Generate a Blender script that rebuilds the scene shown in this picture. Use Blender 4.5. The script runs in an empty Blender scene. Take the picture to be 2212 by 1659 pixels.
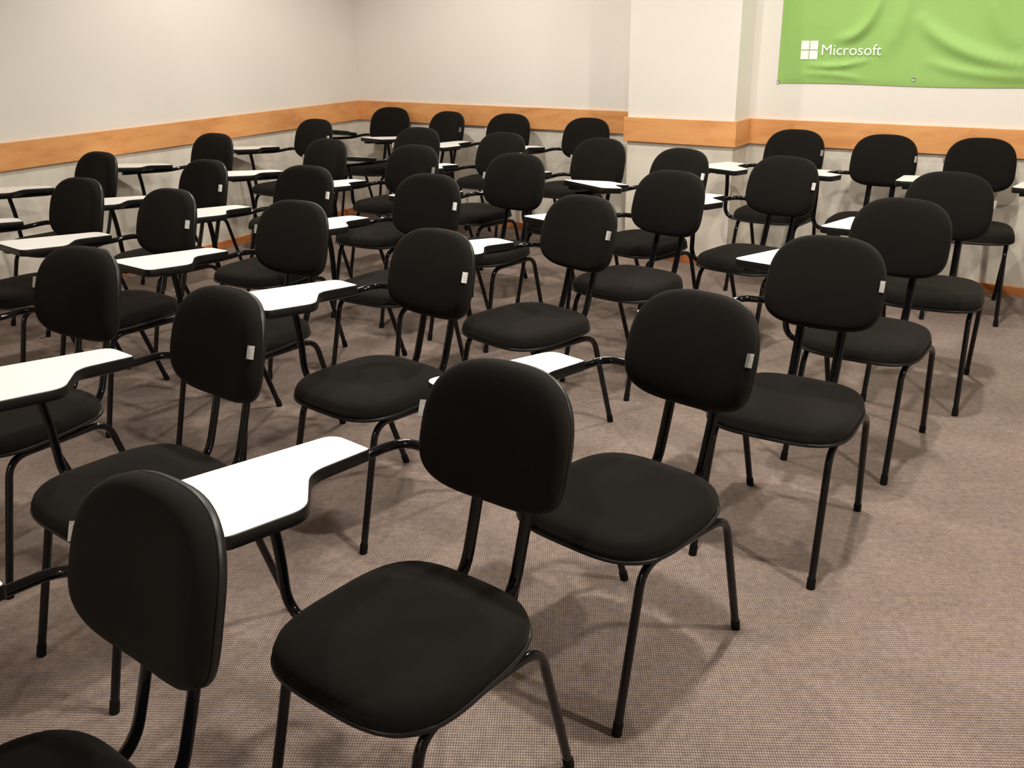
import bpy, bmesh, math, random
from mathutils import Vector, Matrix
random.seed(7)
PI = math.pi
SC = bpy.context.scene
COL = SC.collection

# ------------------------------------------------------------------ camera
PITCH, ROLL, CAMH, FPX = 0.369704, -0.017694, 1.50165, 2022.0
cam_d = bpy.data.cameras.new('camera'); cam = bpy.data.objects.new('camera', cam_d); COL.objects.link(cam)
cam_d.sensor_width = 36.0; cam_d.lens = FPX / 2212.0 * 36.0; cam_d.clip_start = 0.05
fwd = Vector((0, math.cos(PITCH), -math.sin(PITCH))); r0 = Vector((1, 0, 0)); u0 = Vector((0, math.sin(PITCH), math.cos(PITCH)))
cr, sr = math.cos(ROLL), math.sin(ROLL)
rx = r0 * cr + u0 * sr; ux = -r0 * sr + u0 * cr
M = Matrix((rx, ux, -fwd)).transposed().to_4x4(); M.translation = Vector((0, 0, CAMH))
cam.matrix_world = M
SC.camera = cam

# ------------------------------------------------------------------ room frame
PHI = -0.6066266
TR = Vector((math.cos(PHI), math.sin(PHI), 0)); NR = Vector((-math.sin(PHI), math.cos(PHI), 0))
def W(s, n, z=0.0):
    v = TR * s + NR * n
    return Vector((v.x, v.y, z))

# ------------------------------------------------------------------ world, exposure, lamps
wd = bpy.data.worlds.new('room_world'); SC.world = wd; wd.use_nodes = True
wd.node_tree.nodes['Background'].inputs[0].default_value = (1.0, 0.93, 0.82, 1)
wd.node_tree.nodes['Background'].inputs[1].default_value = 0.0
SC.view_settings.view_transform = 'Standard'; SC.view_settings.look = 'None'
SC.view_settings.exposure = 0.0; SC.view_settings.gamma = 1.0; SC.view_settings.use_curve_mapping = False
LAMP_COL = (1.0, 0.93, 0.83)
LAMPS = [(-4.15, 4.25, .66), (-2.5, 2.2, .48), (-2.5, 4.1, .27), (-.75, 2.1, .95), (-.85, 4.15, .78), (1.1, 2.2, 1.05), (-1.7, 5.1, .22), (-1.4, -2.1, .8), (-3.9, 5.2, .14)]  # the lamp behind the camera is an added fill for the backrest fronts
for s, n, e in LAMPS:
    l = bpy.data.lights.new('downlight_or_fill', 'SPOT'); l.energy = 175 * e; l.color = LAMP_COL
    l.shadow_soft_size = 0.055; l.spot_size = math.radians(156); l.spot_blend = 0.55
    o = bpy.data.objects.new('downlight_or_fill', l); COL.objects.link(o); o.location = W(s, n, 2.70)

# ------------------------------------------------------------------ materials
def newmat(name, base=(.5, .5, .5), rough=.5, spec=.5, metal=0.0):
    m = bpy.data.materials.new(name); m.use_nodes = True
    b = m.node_tree.nodes['Principled BSDF']
    b.inputs['Base Color'].default_value = (*base, 1); b.inputs['Roughness'].default_value = rough
    b.inputs['Specular IOR Level'].default_value = spec; b.inputs['Metallic'].default_value = metal
    return m, m.node_tree, b
def N(nt, t, **kw):
    n = nt.nodes.new(t)
    for k, v in kw.items():
        if k in n.inputs: n.inputs[k].default_value = v
        else: setattr(n, k, v)
    return n
def ramp(nt, fac, stops):
    r = nt.nodes.new('ShaderNodeValToRGB'); el = r.color_ramp.elements
    while len(el) < len(stops): el.new(.5)
    for e, (p, c) in zip(el, stops): e.position = p; e.color = (*c, 1)
    nt.links.new(fac, r.inputs[0]); return r
def objcoord(nt, scale=(1, 1, 1), rot=(0, 0, 0), gen='Object'):
    tc = nt.nodes.new('ShaderNodeTexCoord'); mp = nt.nodes.new('ShaderNodeMapping')
    mp.inputs['Scale'].default_value = scale; mp.inputs['Rotation'].default_value = rot
    nt.links.new(tc.outputs[gen], mp.inputs[0]); return mp.outputs[0]
def bump(nt, b, h, strength=.3, dist=.002):
    bp = nt.nodes.new('ShaderNodeBump'); bp.inputs['Strength'].default_value = strength; bp.inputs['Distance'].default_value = dist
    nt.links.new(h, bp.inputs['Height']); nt.links.new(bp.outputs[0], b.inputs['Normal'])

def mat_fabric():
    m, nt, b = newmat('black_fabric', (.004, .0035, .003), .95, .12)
    co = objcoord(nt)
    v = N(nt, 'ShaderNodeTexNoise', Scale=900.0, Detail=2.0); nt.links.new(co, v.inputs['Vector'])
    r = ramp(nt, v.outputs['Fac'], [(.3, (.0045, .0040, .0036)), (.75, (.0096, .0084, .0072))]); nt.links.new(r.outputs[0], b.inputs['Base Color'])
    b.inputs['Sheen Weight'].default_value = .06; b.inputs['Sheen Roughness'].default_value = .5; b.inputs['Sheen Tint'].default_value = (.6, .5, .42, 1)
    bump(nt, b, v.outputs['Fac'], .25, .0008); return m
def mat_plastic():
    m, nt, b = newmat('black_plastic', (.005, .005, .005), .42, .4)
    co = objcoord(nt); v = N(nt, 'ShaderNodeTexNoise', Scale=350.0, Detail=1.0); nt.links.new(co, v.inputs['Vector'])
    bump(nt, b, v.outputs['Fac'], .15, .0005); return m
def mat_tube():
    m, nt, b = newmat('black_enamel', (.003, .003, .004), .08, .36)
    co = objcoord(nt); v = N(nt, 'ShaderNodeTexNoise', Scale=60.0, Detail=2.0); nt.links.new(co, v.inputs['Vector'])
    r = ramp(nt, v.outputs['Fac'], [(.3, (.05, .05, .05)), (.8, (.12, .12, .12))]); nt.links.new(r.outputs[0], b.inputs['Roughness']); return m
def mat_rubber(): 
    m, nt, b = newmat('black_rubber', (.005, .0045, .0045), .7, .15); return m
def mat_laminate():
    m, nt, b = newmat('white_laminate', (.86, .85, .83), .42, .5)
    co = objcoord(nt); v = N(nt, 'ShaderNodeTexNoise', Scale=14.0, Detail=3.0); nt.links.new(co, v.inputs['Vector'])
    r = ramp(nt, v.outputs['Fac'], [(.3, (.84, .83, .81)), (.7, (.88, .87, .85))]); nt.links.new(r.outputs[0], b.inputs['Base Color']); return m
def mat_tag():
    m, nt, b = newmat('white_cloth_tag', (.85, .84, .82), .9, .2)
    co = objcoord(nt); v = N(nt, 'ShaderNodeTexNoise', Scale=260.0, Detail=1.0); nt.links.new(co, v.inputs['Vector'])
    r = ramp(nt, v.outputs['Fac'], [(.45, (.87, .86, .84)), (.66, (.70, .69, .67))]); nt.links.new(r.outputs[0], b.inputs['Base Color']); return m
def mat_wall(name, scuff=False):
    m, nt, b = newmat(name, (.75, .69, .58), .85, .3)
    co = objcoord(nt)
    v = N(nt, 'ShaderNodeTexNoise', Scale=1.6, Detail=4.0, Roughness=.6); nt.links.new(co, v.inputs['Vector'])
    r = ramp(nt, v.outputs['Fac'], [(.3, (.79, .755, .705)), (.7, (.82, .79, .74))])
    f = N(nt, 'ShaderNodeTexNoise', Scale=220.0, Detail=2.0); nt.links.new(co, f.inputs['Vector'])
    nt.links.new(r.outputs[0], b.inputs['Base Color']); bump(nt, b, f.outputs['Fac'], .06, .001)
    if scuff:
        # worn, slightly dirtier paint under the chair rail: vertical rub marks with a shape of their own
        c2 = objcoord(nt, (2.4, 2.4, 1.1)); s = N(nt, 'ShaderNodeTexNoise', Scale=1.5, Detail=5.0, Roughness=.65); nt.links.new(c2, s.inputs['Vector'])
        r2 = ramp(nt, s.outputs['Fac'], [(.34, (.78, .75, .68)), (.58, (.97, .95, .90))])
        mx = N(nt, 'ShaderNodeMix', data_type='RGBA', blend_type='MULTIPLY'); mx.inputs[0].default_value = 1.0
        nt.links.new(r.outputs[0], mx.inputs[6]); nt.links.new(r2.outputs[0], mx.inputs[7]); nt.links.new(mx.outputs[2], b.inputs['Base Color'])
    return m
def mat_wood(name, c1, c2, c3):
    m, nt, b = newmat(name, c2, .5, .4)
    co = objcoord(nt, (1.0, 1.0, 4.0))
    v = N(nt, 'ShaderNodeTexNoise', Scale=3.2, Detail=6.0, Roughness=.62, Distortion=.5); nt.links.new(co, v.inputs['Vector'])
    r = ramp(nt, v.outputs['Fac'], [(.28, c1), (.5, c2), (.75, c3)])
    nt.links.new(r.outputs[0], b.inputs['Base Color'])
    return m
def mat_carpet():
    m, nt, b = newmat('brown_loop_carpet', (.27, .21, .18), .97, .1)
    co = objcoord(nt, (1, 1, 1), (0, 0, .05))
    big = N(nt, 'ShaderNodeTexNoise', Scale=2.3, Detail=5.0, Roughness=.6); nt.links.new(co, big.inputs['Vector'])
    med = N(nt, 'ShaderNodeTexNoise', Scale=45.0, Detail=3.0, Roughness=.7); nt.links.new(co, med.inputs['Vector'])
    fin = N(nt, 'ShaderNodeTexNoise', Scale=330.0, Detail=2.0, Roughness=.8); nt.links.new(co, fin.inputs['Vector'])
    # loop rows: product of two sine waves, 4.6 mm pitch
    sep = N(nt, 'ShaderNodeSeparateXYZ'); nt.links.new(co, sep.inputs[0])
    def wave(out, pitch):
        a = N(nt, 'ShaderNodeMath', operation='MULTIPLY'); nt.links.new(out, a.inputs[0]); a.inputs[1].default_value = 2 * PI / pitch
        s = N(nt, 'ShaderNodeMath', operation='SINE'); nt.links.new(a.outputs[0], s.inputs[0]); return s.outputs[0]
    wx = wave(sep.outputs[0], .0058); wy = wave(sep.outputs[1], .0084)
    ad = N(nt, 'ShaderNodeMath', operation='ADD'); nt.links.new(wx, ad.inputs[0]); nt.links.new(wy, ad.inputs[1])
    mr = N(nt, 'ShaderNodeMapRange'); mr.inputs[1].default_value = -2.0; mr.inputs[2].default_value = 2.0
    nt.links.new(ad.outputs[0], mr.inputs[0])
    loops = ramp(nt, mr.outputs[0], [(.0, (.34, .29, .40)), (.35, (.74, .72, .76)), (.65, (1.16, 1.16, 1.14)), (1.0, (1.42, 1.40, 1.34))])
    base = ramp(nt, big.outputs['Fac'], [(.3, (.272, .220, .184)), (.7, (.34, .277, .234))])
    spk = ramp(nt, fin.outputs['Fac'], [(.30, (.30, .26, .36)), (.46, (.86, .84, .86)), (.6, (1.05, 1.03, .99)), (.74, (1.5, 1.42, 1.3))])
    m2 = ramp(nt, med.outputs['Fac'], [(.3, (.78, .77, .79)), (.7, (1.14, 1.14, 1.12))])
    def mul(a, bb):
        x = N(nt, 'ShaderNodeMix', data_type='RGBA', blend_type='MULTIPLY'); x.inputs[0].default_value = 1.0
        nt.links.new(a, x.inputs[6]); nt.links.new(bb, x.inputs[7]); return x.outputs[2]
    c = mul(mul(mul(base.outputs[0], spk.outputs[0]), m2.outputs[0]), loops.outputs[0])
    nt.links.new(c, b.inputs['Base Color'])
    bump(nt, b, ad.outputs[0], .35, .0015)
    return m
def mat_banner():
    m, nt, b = newmat('green_banner_cloth', (.27, .60, .07), .6, .35)
    co = objcoord(nt); v = N(nt, 'ShaderNodeTexNoise', Scale=500.0, Detail=1.0); nt.links.new(co, v.inputs['Vector'])
    r = ramp(nt, v.outputs['Fac'], [(.3, (.30, .525, .145)), (.7, (.33, .565, .165))]); nt.links.new(r.outputs[0], b.inputs['Base Color'])
    return m
FAB, PLA, TUB, RUB, LAM, TAG = mat_fabric(), mat_plastic(), mat_tube(), mat_rubber(), mat_laminate(), mat_tag()
WALL, WALLS = mat_wall('cream_paint'), mat_wall('cream_paint_scuffed', True)
WOOD = mat_wood('maple_rail', (.60, .25, .085), (.74, .35, .13), (.80, .42, .17))
WOODB = mat_wood('maple_skirting', (.48, .15, .045), (.58, .20, .06), (.66, .26, .085))
CARPET, GREEN = mat_carpet(), mat_banner()
CEIL, _, _ = newmat('white_ceiling_paint', (.70, .69, .67), .9, .2)
STEEL, _, _ = newmat('steel_eyelet', (.6, .6, .6), .3, .5, 1.0)
PRINT, _, _ = newmat('white_print', (.95, .95, .94), .6, .3)

# ------------------------------------------------------------------ mesh helpers
def link(name, bm, mats, parent=None, smooth=True):
    me = bpy.data.meshes.new(name)
    bmesh.ops.recalc_face_normals(bm, faces=bm.faces)
    bm.to_mesh(me); bm.free()
    for mm in (mats if isinstance(mats, (list, tuple)) else [mats]): me.materials.append(mm)
    if smooth:
        for p in me.polygons: p.use_smooth = True
        try: me.set_sharp_from_angle(angle=math.radians(50))
        except Exception: pass
    o = bpy.data.objects.new(name, me); COL.objects.link(o)
    if parent is not None: o.parent = parent
    return o
def rings_bm(rings, cap0=True, cap1=True):
    bm = bmesh.new(); R = [[bm.verts.new(p) for p in r] for r in rings]; n = len(R[0])
    for a, b in zip(R, R[1:]):
        for i in range(n): bm.faces.new((a[i], a[(i + 1) % n], b[(i + 1) % n], b[i]))
    if cap0: bm.faces.new(R[0][::-1])
    if cap1: bm.faces.new(R[-1])
    return bm
def smooth_path(pts, cut=.045, seg=6):
    P = [Vector(p) for p in pts]; out = [P[0]]
    for i in range(1, len(P) - 1):
        a, b, c = P[i - 1], P[i], P[i + 1]
        d1 = (a - b); d2 = (c - b); k1 = min(cut, d1.length * .48); k2 = min(cut, d2.length * .48)
        p0 = b + d1.normalized() * k1; p2 = b + d2.normalized() * k2
        for j in range(seg + 1):
            t = j / seg; out.append(p0 * (1 - t) ** 2 + b * 2 * t * (1 - t) + p2 * t * t)
    out.append(P[-1]); return out
def tube_bm(pts, r, sides=12, rb=None, ref=None, rend=None):
    """sweep an (elliptical) section; rb = half size across ref"""
    P = [Vector(p) for p in pts]; rb = rb or r; rings = []
    up = Vector(ref) if ref else None
    prev = None
    for i, p in enumerate(P):
        t = (P[min(i + 1, len(P) - 1)] - P[max(i - 1, 0)]).normalized()
        if up is not None: x = (up - t * up.dot(t)).normalized()
        elif prev is None:
            x = t.orthogonal().normalized()
        else: x = (prev - t * prev.dot(t)).normalized()
        prev = x; y = t.cross(x)
        rings.append([p + x * (rb * math.cos(2 * PI * k / sides)) + y * (r * math.sin(2 * PI * k / sides)) for k in range(sides)])
    return rings_bm(rings)
def box_bm(lo, hi, f=lambda v: v, bev=0):
    bm = bmesh.new(); bmesh.ops.create_cube(bm, size=1)
    for v in bm.verts: v.co = Vector([lo[i] + (v.co[i] + .5) * (hi[i] - lo[i]) for i in range(3)])
    if bev: bmesh.ops.bevel(bm, geom=bm.edges[:], offset=bev, segments=2, affect='EDGES', profile=.6)
    for v in bm.verts: v.co = f(v.co)
    return bm
def round_poly(pts, cuts, seg=7):
    P = [Vector((x, y)) for x, y in pts]; out = []
    for i, b in enumerate(P):
        a, c = P[i - 1], P[(i + 1) % len(P)]; k = cuts[i]; d1 = a - b; d2 = c - b
        p0 = b + d1.normalized() * k; p2 = b + d2.normalized() * k
        for j in range(seg + 1):
            t = j / seg; out.append(p0 * (1 - t) ** 2 + b * 2 * t * (1 - t) + p2 * t * t)
    return out
def sup(t, n):
    c, s = math.cos(t), math.sin(t)
    return math.copysign(abs(c) ** (2 / n), c), math.copysign(abs(s) ** (2 / n), s)

# ------------------------------------------------------------------ the chair (prototype at the origin: +y is where the sitter faces, +x the sitter's right)
NSEG = 72
WS, DS = .205, .214
def seat_outline(k, shrink=0.0):
    out = []
    for i in range(NSEG):
        t = 2 * PI * i / NSEG; a, b = sup(t, 3.4)
        wx = WS * (1.0 + .03 * b)                      # a little wider at the front
        out.append((a * (wx * k - shrink), b * (DS * k - shrink)))
    return out
def seat_z(x, y, crown):
    # gentle dip in the middle, waterfall front
    return crown - .006 * math.exp(-((x / .11) ** 2 + ((y + .02) / .11) ** 2)) - .010 * max(0, (y - .10) / .11) ** 2
def make_seat(root):
    rings = []
    for k, z in ((.02, .465), (.25, .465), (.5, .465), (.7, .4645), (.83, .463), (.90, .460), (.94, .4555), (.968, .449), (.985, .441), (.995, .433), (.996, .425), (.985, .420)):
        rings.append([Vector((x, y, seat_z(x, y, z) if k < .99 else z - .010 * max(0, (y - .10) / .11) ** 2 * .4)) for x, y in seat_outline(k)])
    s = link('seat', rings_bm(rings), FAB, root)
    rings = [[Vector((x, y, z)) for x, y in seat_outline(k)] for k, z in ((.97, .4200), (1.004, .4195), (1.012, .4170), (1.010, .4110), (.975, .4070), (.92, .4040), (.6, .4020), (.05, .4020))]
    link('seat_shell', rings_bm(rings), PLA, s)
    return s
BY, BZ, BT, WB, HB = -.281, .742, .278, .177, .144
def back_pt(x, v, off):
    """v up along the backrest, off forward along its normal; the pad wraps a little around the sitter"""
    off = off + .75 * x * x - .10 * (v + .03) * abs(v + .03) * 0 - .35 * v * v + .004
    return Vector((x, BY - v * math.sin(BT) + off * math.cos(BT), BZ + v * math.cos(BT) + off * math.sin(BT)))
def back_outline(k):
    out = []
    for i in range(NSEG):
        t = 2 * PI * i / NSEG; n = 2.75 if math.sin(t) > 0 else 3.4
        a, b = sup(t, n)
        v = b * HB * k + (-.018 if True else 0) * (1 - abs(b)) * k
        out.append((a * WB * k * (1.0 - .02 * b), v))
    return out
def make_back(root):
    rings = []
    for k, off in ((.02, .008), (.3, .008), (.55, .0075), (.75, .006), (.87, .003), (.935, -.001), (.975, -.008), (.995, -.017), (1.0, -.026), (.992, -.033)):
        rings.append([back_pt(x, v, off) for x, v in back_outline(k)])
    b = link('backrest', rings_bm(rings), FAB, root)
    rings = []
    for k, off in ((.975, -.0335), (.998, -.0335), (1.006, -.037), (1.004, -.042), (.985, -.048), (.93, -.054), (.8, -.058), (.5, -.060), (.05, -.060)):
        rings.append([back_pt(x, v, off) for x, v in back_outline(k)])
    link('backrest_shell', rings_bm(rings), PLA, b)
    return b
TABLET_Z, TSL = .694, .075
PIV = Vector((.305, -.190, 0))
TAB = [(.248, -.183), (.368, -.192), (.412, .240), (.146, .266), (.130, .088), (.246, -.018)]
TCUT = [.010, .038, .045, .030, .034, .040]
def tz(x, y): return TABLET_Z + TSL * y
def make_tablet(root):
    out = round_poly(TAB, TCUT)
    ctr = Vector((.30, .06)); th = .019
    def ring(d, dz):
        # inset by distance d toward the inside, using vertex normals
        n = len(out); r = []
        for i, p in enumerate(out):
            t = (out[(i + 1) % n] - out[i - 1]).normalized(); nn = Vector((t.y, -t.x))
            q = p - nn * d; r.append(Vector((q.x - PIV.x, q.y - PIV.y, tz(q.x, q.y) + dz - tz(*PIV.xy))))
        return r
    A = sum((out[i].x * out[(i + 1) % len(out)].y - out[(i + 1) % len(out)].x * out[i].y) for i in range(len(out)))
    sg = 1 if A > 0 else -1
    # edge band + underside in black, top in white laminate
    bm = rings_bm([ring(sg * .0022, 0.0006), ring(sg * .0008, .0002), ring(0, -.0015), ring(0, -.0235), ring(sg * .002, -.026)], cap0=False, cap1=True)
    t = link('tablet', bm, PLA, root)
    t.location = (PIV.x, PIV.y, tz(*PIV.xy))
    bm = rings_bm([ring(sg * .0022, .0008), ring(sg * .0022, -.004)], True, True)
    tt = link('writing_surface', bm, LAM, t); tt['label'] = 'white laminate top of the tablet'
    def f(v): return Vector((v.x - PIV.x, v.y - PIV.y, v.z + tz(v.x, v.y) - tz(*PIV.xy)))
    link('mounting_block', box_bm((.335, .155, -.042), (.372, .225, -.0255), f, .004), PLA, t)
    return t
def make_chair():
    root = bpy.data.objects.new('tablet_arm_chair', None); COL.objects.link(root); root.empty_display_size = .2
    make_seat(root); back = make_back(root)
    R = .0105
    for sx in (-1, 1):
        front = smooth_path([(sx * .180, .0, .3925), (sx * .166, .142, .3925), (sx * .176, .237, .004)], .055, 8)
        rear = smooth_path([(sx * .180, .0, .3925), (sx * .194, -.162, .3925), (sx * .179, -.288, .004)], .055, 8)
        for pth in (front, rear):
            lg = link('leg', tube_bm(pth, R), TUB, root)
            e = pth[-1]; d = (pth[-1] - pth[-2]).normalized()
            link('foot_cap', tube_bm([e - d * .026, e - d * .022, e - d * .002, Vector((e.x, e.y, .0005))], .0120), RUB, lg)
    link('cross_bar', tube_bm([(-.178, .045, .392), (.178, .045, .392)], .0085), TUB, root)
    link('cross_bar', tube_bm([(-.182, -.085, .392), (.182, -.085, .392)], .0085), TUB, root)
    for sx in (-1, 1):
        pth = smooth_path([(sx * .064, .05, .3925), (sx * .064, -.245, .3925), (sx * .064, -.300, .56), (sx * .064, -.348, .745)], .07, 8)
        link('back_support', tube_bm(pth, .0068, 14, .0145, (1, 0, 0)), TUB, root)
    pth = smooth_path([(.292, .17, tz(.29, .17) - .0365), (.291, -.18, tz(.29, -.18) - .0365), (.262, -.285, .657), (.175, -.290, .657), (.062, -.335, .657)], .062, 9)
    link('arm_tube', tube_bm(pth, .0108), TUB, root)
    pth = smooth_path([(.12, .045, .3915), (.283, .045, .3915), (.272, .055, .56), (.270, .075, tz(.27, .07) - .027)], .075, 9)
    link('tablet_support', tube_bm(pth, .0112), TUB, root)
    make_tablet(root)
    return root
def make_tag(side):
    bm = bmesh.new(); rows = []
    if side == 'R':      # seen at the photo's right: lies on the pad's edge (sitter's left)
        xs = (-.1775, -.1755, -.172, -.168, -.1655); offs = (-.0125, -.0075, -.002, .001, .003); v0 = -.010; hh = .034
    else:                # sticks out past the edge on the sitter's right
        xs = (.172, .178, .182, .1855); offs = (-.028, -.027, -.022, -.014); v0 = -.004; hh = .034
    for x, o in zip(xs, offs):
        rows.append([back_pt(x, v0 + hh * j / 3, o + .0012) for j in range(4)])
    V = [[bm.verts.new(p) for p in r] for r in rows]
    for a, b in zip(V, V[1:]):
        for j in range(3): bm.faces.new((a[j], b[j], b[j + 1], a[j + 1]))
    bmesh.ops.solidify(bm, geom=bm.faces[:], thickness=.0012)
    me = bpy.data.meshes.new('fabric_tag'); bmesh.ops.recalc_face_normals(bm, faces=bm.faces); bm.to_mesh(me); bm.free(); me.materials.append(TAG)
    return me
TAGM = {'R': make_tag('R'), 'L': make_tag('L')}
PROTO = make_chair()
def copy_tree(o, parent=None):
    c = o.copy(); COL.objects.link(c); c.parent = parent
    for ch in list(o.children): copy_tree(ch, c)
    return c

# ------------------------------------------------------------------ the chairs, row by row
# (x, y, heading, tablet turn, tablet pitch, tag side, label)
A = 'black tablet-arm chair '
SPOTS = [
 (-.7318, .979, 2.4628, 0, 0, 'L', A + 'nearest the camera at lower left, seat cut by the picture corner'),
 (-.2087, 1.4654, 2.4902, .0, 0, 'L', A + 'at front centre, its whole padded seat turned to the camera'),
 (-.9373, 2.0763, 2.4637, .08, (.02, -.02), 'R', A + 'in the second row, its long white tablet running off the left edge'),
 (.2515, 1.9725, 2.4024, 0, 0, 'R', A + 'right behind the front centre chair, on the open carpet side'),
 (-1.4754, 2.5594, 2.6382, 0, 0, 'L', A + 'at the left picture edge, only its shiny arm tube seen beside it'),
 (-.4421, 2.7678, 2.4397, 0, 0, 'R', A + 'in the third row, second in from the open carpet'),
 (.8091, 2.5375, 2.5717, .03, .035, 'R', A + 'fourth along the open carpet side, white tag on right edge'),
 (-.9921, 3.3279, 2.564, 0, 0, 'L', A + 'in the third row, middle of five, tag sticking out at left'),
 (.0588, 3.3749, 2.3262, 0, 0, 'R', A + 'in the fourth row, second in from the open carpet'),
 (1.2632, 3.157, 2.5176, -.04, 0, '', A + 'fifth along the open carpet side, no tag, tablet tip at left'),
 (-1.5964, 3.6683, 2.5226, 0, 0, 'R', A + 'in the third row, fourth from the carpet, full tablet left of it'),
 (-.5206, 3.949, 2.5734, 0, 0, 'R', A + 'in the fourth row, third in from the open carpet'),
 (.5137, 3.9532, 2.3944, 0, 0, '', A + 'in the fifth row, second in from the carpet, before the pillar'),
 (1.73, 3.7305, 2.6375, -.04, 0, 'X', A + 'sixth along the open carpet side, tag poking out at right'),
 (-2.116, 4.0181, 2.5576, -.25, 0, '', A + 'in the third row, furthest left of its five chairs'),
 (-1.1305, 4.2788, 2.6019, 0, 0, 'R', A + 'in the fourth row, fourth in from the open carpet'),
 (-.1334, 4.6037, 2.5319, 0, 0, 'L', A + 'in the fifth row, third in from the carpet, tag at left'),
 (1.1280, 4.3450, 2.3973, .10, .0, 'R', A + 'in the sixth row, just right of the pillar, tag at right'),
 (2.4233, 4.8585, 2.7105, .04, 0, 'L', A + 'against the back wall, rightmost one whose backrest is seen'),
 (-1.7223, 4.5769, 2.4949, -.06, 0, 'R', A + 'in the fourth row, fifth in from the open carpet'),
 (-.6955, 5.0273, 2.5379, .06, 0, 'R', A + 'in the fifth row, fourth in from the carpet, tag at right'),
 (.3273, 5.2153, 2.4329, -.03, 0, 'L', A + 'in the sixth row, directly left of the pillar, tag at left'),
 (.6700, 4.7200, 2.3115, .18, (.07, -.08), 'R', A + 'in front of the pillar, a full notched tablet left of it'),
 (1.9653, 5.1072, 2.5999, -.02, 0, 'R', A + 'against the back wall under the banner, middle of three'),
 (-2.4270, 4.9750, 2.51, -.12, 0, '', A + 'in the fourth row beside the left wall, leftmost backrest there'),
 (-1.2678, 5.4285, 2.4412, -.10, 0, 'L', A + 'in the fifth row, fifth in from the open carpet'),
 (-.2213, 5.5897, 2.4762, 0, 0, 'R', A + 'in the sixth row, second left of the pillar'),
 (1.5441, 5.4414, 2.5626, -.02, (-.02, -.04), 'R', A + 'against the back wall, first one right of the pillar'),
 (-2.0268, 5.8157, 2.5605, -.18, .02, '', A + 'in the fifth row beside the left wall, tablet almost edge-on'),
 (-.7434, 5.9495, 2.5742, 0, .09, 'L', A + 'in the sixth row, third left of the pillar, tablet tilted dark'),
 (.3808, 6.3856, 2.5563, -.3, 0, '', A + 'against the back wall, nearest the left side of the pillar'),
 (-.139, 6.790, 2.62, -.10, -.05, 'L', A + 'against the back wall, second left of the pillar'),
 (-1.560, 6.668, 2.5014, -.04, 0, 'R', A + 'in the sixth row close to the left wall, lower back corner visible'),
 (-.657, 7.105, 2.40, .04, 0, 'R', A + 'against the back wall, third left of pillar, lowest, tag at right'),
 (-1.070, 7.520, 2.69, 0, .085, '', A + 'in the far left corner where the two walls meet'),
 (2.905, 4.560, 2.64, 0, 0, '', A + 'against the back wall, cut off by the right picture edge'),
]
def tag_for(back, side):
    if not side: return
    me = TAGM['R' if side == 'R' else 'L']
    if side == 'X':
        me = TAGM['L'].copy()
        for v in me.vertices: v.co.x = -v.co.x
        me.flip_normals()
    t = bpy.data.objects.new('fabric_tag', me); COL.objects.link(t); t.parent = back; t['label'] = 'small white cloth tag'
for i, (x, y, th, dy, dp, side, lab) in enumerate(SPOTS):
    c = PROTO if i == 0 else copy_tree(CLEAN)
    if i == 0: CLEAN = copy_tree(PROTO)
    c.location = (x, y, 0); c.rotation_euler = (0, 0, th)
    c['label'] = lab; c['category'] = 'chair'; c['group'] = 'tablet-arm chairs set out in rows'
    for ch in c.children:
        if ch.name.startswith('tablet') and not ch.name.startswith('tablet_'): ch.rotation_euler = (dp[0], dp[1], dy) if isinstance(dp, tuple) else (dp, 0, dy)
        if ch.name.startswith('backrest'): tag_for(ch, side)
def drop(o):
    for ch in list(o.children): drop(ch)
    bpy.data.objects.remove(o)
drop(CLEAN)


# ------------------------------------------------------------------ room shell
def struct(o): o['kind'] = 'structure'; return o
S_L0, S_R = None, 3.0
N_F = -2.6
H = 2.78
def sleft(n): return -(5.2125 + .0699 * n) / .9976
PM, PP, PR = 5.968, 5.621, 5.851
S_P0, S_P1 = -2.945, -2.216
def poly_prism(pts, z0, z1):
    bm = bmesh.new(); a = [bm.verts.new(W(s, n, z0)) for s, n in pts]; b = [bm.verts.new(W(s, n, z1)) for s, n in pts]; k = len(pts)
    for i in range(k): bm.faces.new((a[i], a[(i + 1) % k], b[(i + 1) % k], b[i]))
    bm.faces.new(a[::-1]); bm.faces.new(b)
    return bm
def slab(name, pts, z0, z1, m, smooth=False): return struct(link(name, poly_prism(pts, z0, z1), m, None, False))
def shell(name, pts, upper=True):
    """a wall: scuffed paint below the rail, clean paint above, one object"""
    bm = poly_prism(pts, 0, .835); bm2 = poly_prism(pts, .835, H)
    me = bpy.data.meshes.new('tmp'); bm2.to_mesh(me); bm2.free(); k = len(bm.faces); bm.from_mesh(me); bpy.data.meshes.remove(me)
    bm.faces.ensure_lookup_table()
    for i, f in enumerate(bm.faces): f.material_index = 0 if i < k else 1
    return struct(link(name, bm, [WALLS, WALL], None, False))
slab('floor', [(sleft(N_F) - .2, N_F - .2), (S_R + .2, N_F - .2), (S_R + .2, PM + .2), (sleft(PM) - .2, PM + .2)], -.1, 0, CARPET)
slab('ceiling', [(sleft(N_F) - .2, N_F - .2), (S_R + .2, N_F - .2), (S_R + .2, PM + .2), (sleft(PM) - .2, PM + .2)], H, H + .1, CEIL)
shell('wall_left', [(sleft(N_F), N_F), (sleft(PM), PM), (sleft(PM) - .15, PM), (sleft(N_F) - .15, N_F)])
shell('wall_back_left', [(sleft(PM), PM), (S_P0, PM), (S_P0, PM + .15), (sleft(PM), PM + .15)])
shell('wall_back_pillar', [(S_P0, PP), (S_P1, PP), (S_P1, PM + .15), (S_P0, PM + .15)])
shell('wall_back_right', [(S_P1, PR), (S_R, PR), (S_R, PR + .15), (S_P1, PR + .15)])
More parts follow.
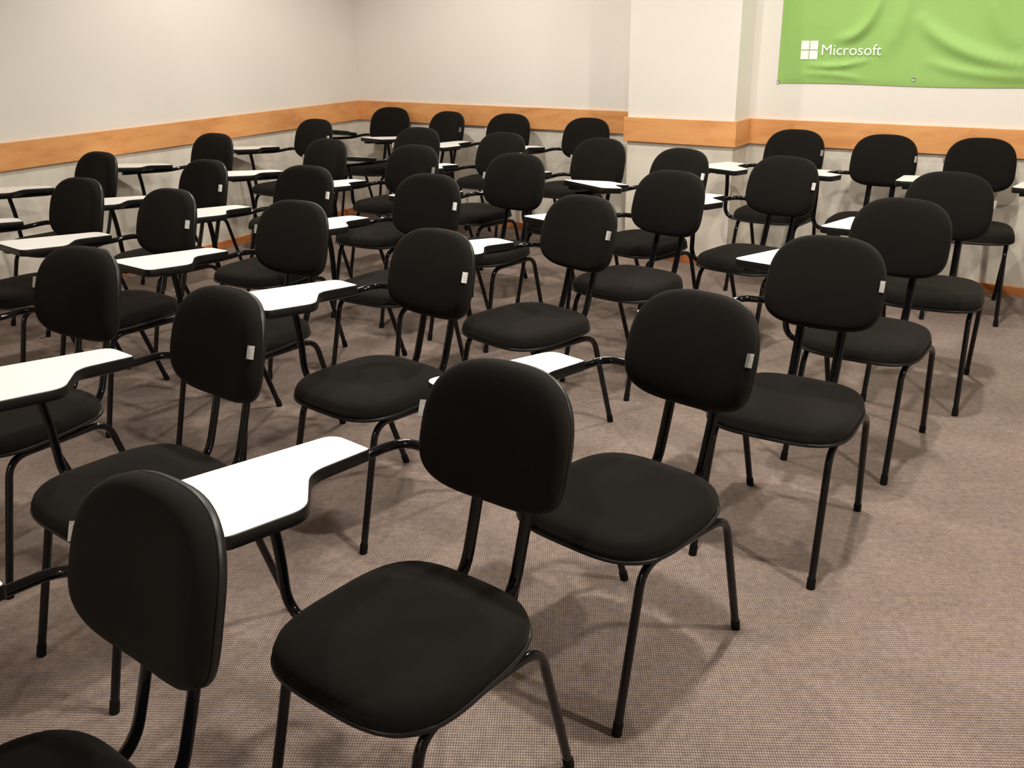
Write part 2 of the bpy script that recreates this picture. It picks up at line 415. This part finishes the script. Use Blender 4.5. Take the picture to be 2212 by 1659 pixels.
shell('wall_right', [(S_R, N_F), (S_R + .15, N_F), (S_R + .15, PR), (S_R, PR)])
shell('wall_front', [(sleft(N_F), N_F - .15), (S_R, N_F - .15), (S_R, N_F), (sleft(N_F), N_F)])
def strip(name, a, b, z0, z1, m, th=.02, bev=.002):
    a = Vector(a); b = Vector(b); d = (b - a).normalized(); nn = Vector((d.y, -d.x))   # toward the room
    def f(v):
        p = a + d * v.x + nn * v.y; return W(p.x, p.y, v.z)
    return struct(link(name, box_bm((0, 0.0, z0), ((b - a).length, th, z1), f, bev), m, None, False))
RT, RB, BH = .910, .759, .051
k = 1
RUNS = [((sleft(-2.5), -2.5), (sleft(PM) , PM - .001)), ((sleft(PM) + .02, PM), (S_P0 - .002, PM)), ((S_P0 - .02, PP), (S_P1 + .02, PP)), ((S_P1, PP + .0), (S_P1, PR - .002)), ((S_P1 + .02, PR), (S_R, PR))]
NAMES = ['left', 'back_left', 'back_pillar', 'pillar_side', 'back_right']
for (a, b), nm in zip(RUNS, NAMES):
    strip('trim_%d' % k, a, b, RB, RT, WOOD); k += 1
    strip('baseboard_' + nm, a, b, 0, BH, WOODB, .015)

# ------------------------------------------------------------------ banner on the back wall
def fold(s, z):
    u, w = s + 2.05, z - 1.123
    g = lambda a, b, sa, sb: math.exp(-((a / sa) ** 2 + (b / sb) ** 2))
    d = .004
    d += .016 * math.sin(2.2 * u + 1.0) ** 2 * min(1, w * 3)
    # sagging fold from the logo up to the right
    def ridge(p0, p1, p2, amp, wid):
        best = 9; bt = 0
        for i in range(21):
            t = i / 20; x = (1 - t) ** 2 * p0[0] + 2 * t * (1 - t) * p1[0] + t * t * p2[0]; y = (1 - t) ** 2 * p0[1] + 2 * t * (1 - t) * p1[1] + t * t * p2[1]
            q = math.hypot(u - x, w - y)
            if q < best: best = q; bt = t
        return amp * math.exp(-(best / wid) ** 2) * math.sin(PI * min(1, max(.04, bt * .96 + .02))) ** .5
    d += ridge((.36, .252), (.52, .250), (.57, .52), .028, .028)
    d += ridge((.20, .105), (.36, .085), (.52, .135), .016, .016)
    d += ridge((.16, .055), (.34, .060), (.50, .030), .010, .014)
    d += ridge((.62, .20), (.72, .34), (.70, .60), .018, .05)
    d += ridge((.80, .34), (.98, .14), (1.45, .10), .030, .040)
    d += ridge((.86, .13), (1.10, .045), (1.5, .055), .016, .026)
    d += ridge((1.15, .62), (1.10, .35), (1.30, .20), .020, .05)
    e = min(1, u / .05) * min(1, max(0, w) / .03 + .15)
    return .004 + d * max(0.1, e)
BS0, BS1, BZ0, BZ1 = -2.050, .35, 1.123, 2.30
def banner_bm():
    bm = bmesh.new(); nu, nv = 170, 100; V = []
    for j in range(nv + 1):
        row = []
        for i in range(nu + 1):
            s = BS0 + (BS1 - BS0) * i / nu; z = BZ0 + (BZ1 - BZ0) * j / nv
            zz = z + .004 * math.sin(5.0 * (s - BS0)) * (1 - j / nv) ** 8
            row.append(bm.verts.new(W(s, PR - fold(s, z), zz)))
        V.append(row)
    for j in range(nv):
        for i in range(nu): bm.faces.new((V[j][i], V[j][i + 1], V[j + 1][i + 1], V[j + 1][i]))
    return bm
ban = link('wall_banner', banner_bm(), GREEN, None)
ban['label'] = 'bright green cloth banner pinned to the cream back wall above the wooden rail'
ban['category'] = 'banner'
def on_banner(s, z, lift=.003): return W(s, PR - fold(s, z) - lift, z)
def patch(name, s0, s1, z0, z1):
    bm = bmesh.new(); V = [[bm.verts.new(on_banner(s0 + (s1 - s0) * i / 8, z0 + (z1 - z0) * j / 8)) for i in range(9)] for j in range(9)]
    for j in range(8):
        for i in range(8): bm.faces.new((V[j][i], V[j][i + 1], V[j + 1][i + 1], V[j + 1][i]))
    return link(name, bm, PRINT, ban)
L0, L1, Z0, Z1, GP = -1.917, -1.8165, 1.262, 1.366, .0022
ls, lz = (L0 + L1) / 2, (Z0 + Z1) / 2
for a, b in ((L0, ls - GP), (ls + GP, L1)):
    for c, d in ((Z0, lz - GP), (lz + GP, Z1)): patch('emblem_square', a, b, c, d)
def text_obj(txt, s0, zb, cap, width):
    cu = bpy.data.curves.new('lettering', 'FONT'); cu.body = txt; cu.size = 1.0; cu.resolution_u = 4; cu.offset = 0
    t = bpy.data.objects.new('lettering_curve', cu); COL.objects.link(t)
    dg = bpy.context.evaluated_depsgraph_get(); me = bpy.data.meshes.new_from_object(t.evaluated_get(dg))
    bpy.data.objects.remove(t)
    bm = bmesh.new(); bm.from_mesh(me); bpy.data.meshes.remove(me)
    bmesh.ops.remove_doubles(bm, verts=bm.verts[:], dist=1e-5)
    bmesh.ops.triangulate(bm, faces=bm.faces[:])
    x0 = min(v.co.x for v in bm.verts); x1 = max(v.co.x for v in bm.verts)
    capv = max(v.co.y for v in bm.verts if v.co.x < x0 + .25)
    for v in bm.verts:
        s = s0 + (v.co.x - x0) / (x1 - x0) * width; z = zb + v.co.y / capv * cap
        v.co = on_banner(s, z, .007)
    return link('lettering', bm, PRINT, ban, False)
text_obj('Microsoft', -1.792, 1.2865, .058, .338)
for s, z in ((-2.043, 1.132), (-1.264, 1.160), (-.48, 1.145)):
    q = on_banner(s, z, .002); d = NR * -1
    path = [q + d * 0, q + d * .006]
    bm = rings_bm([[q + d * h + TR * (r * math.cos(2 * PI * i / 20)) + Vector((0, 0, r * math.sin(2 * PI * i / 20))) for i in range(20)] for r, h in ((.010, 0), (.010, .003), (.008, .005), (.005, .004), (.003, .002))])
    link('eyelet', bm, STEEL, ban)['label'] = 'steel eyelet at the hem'
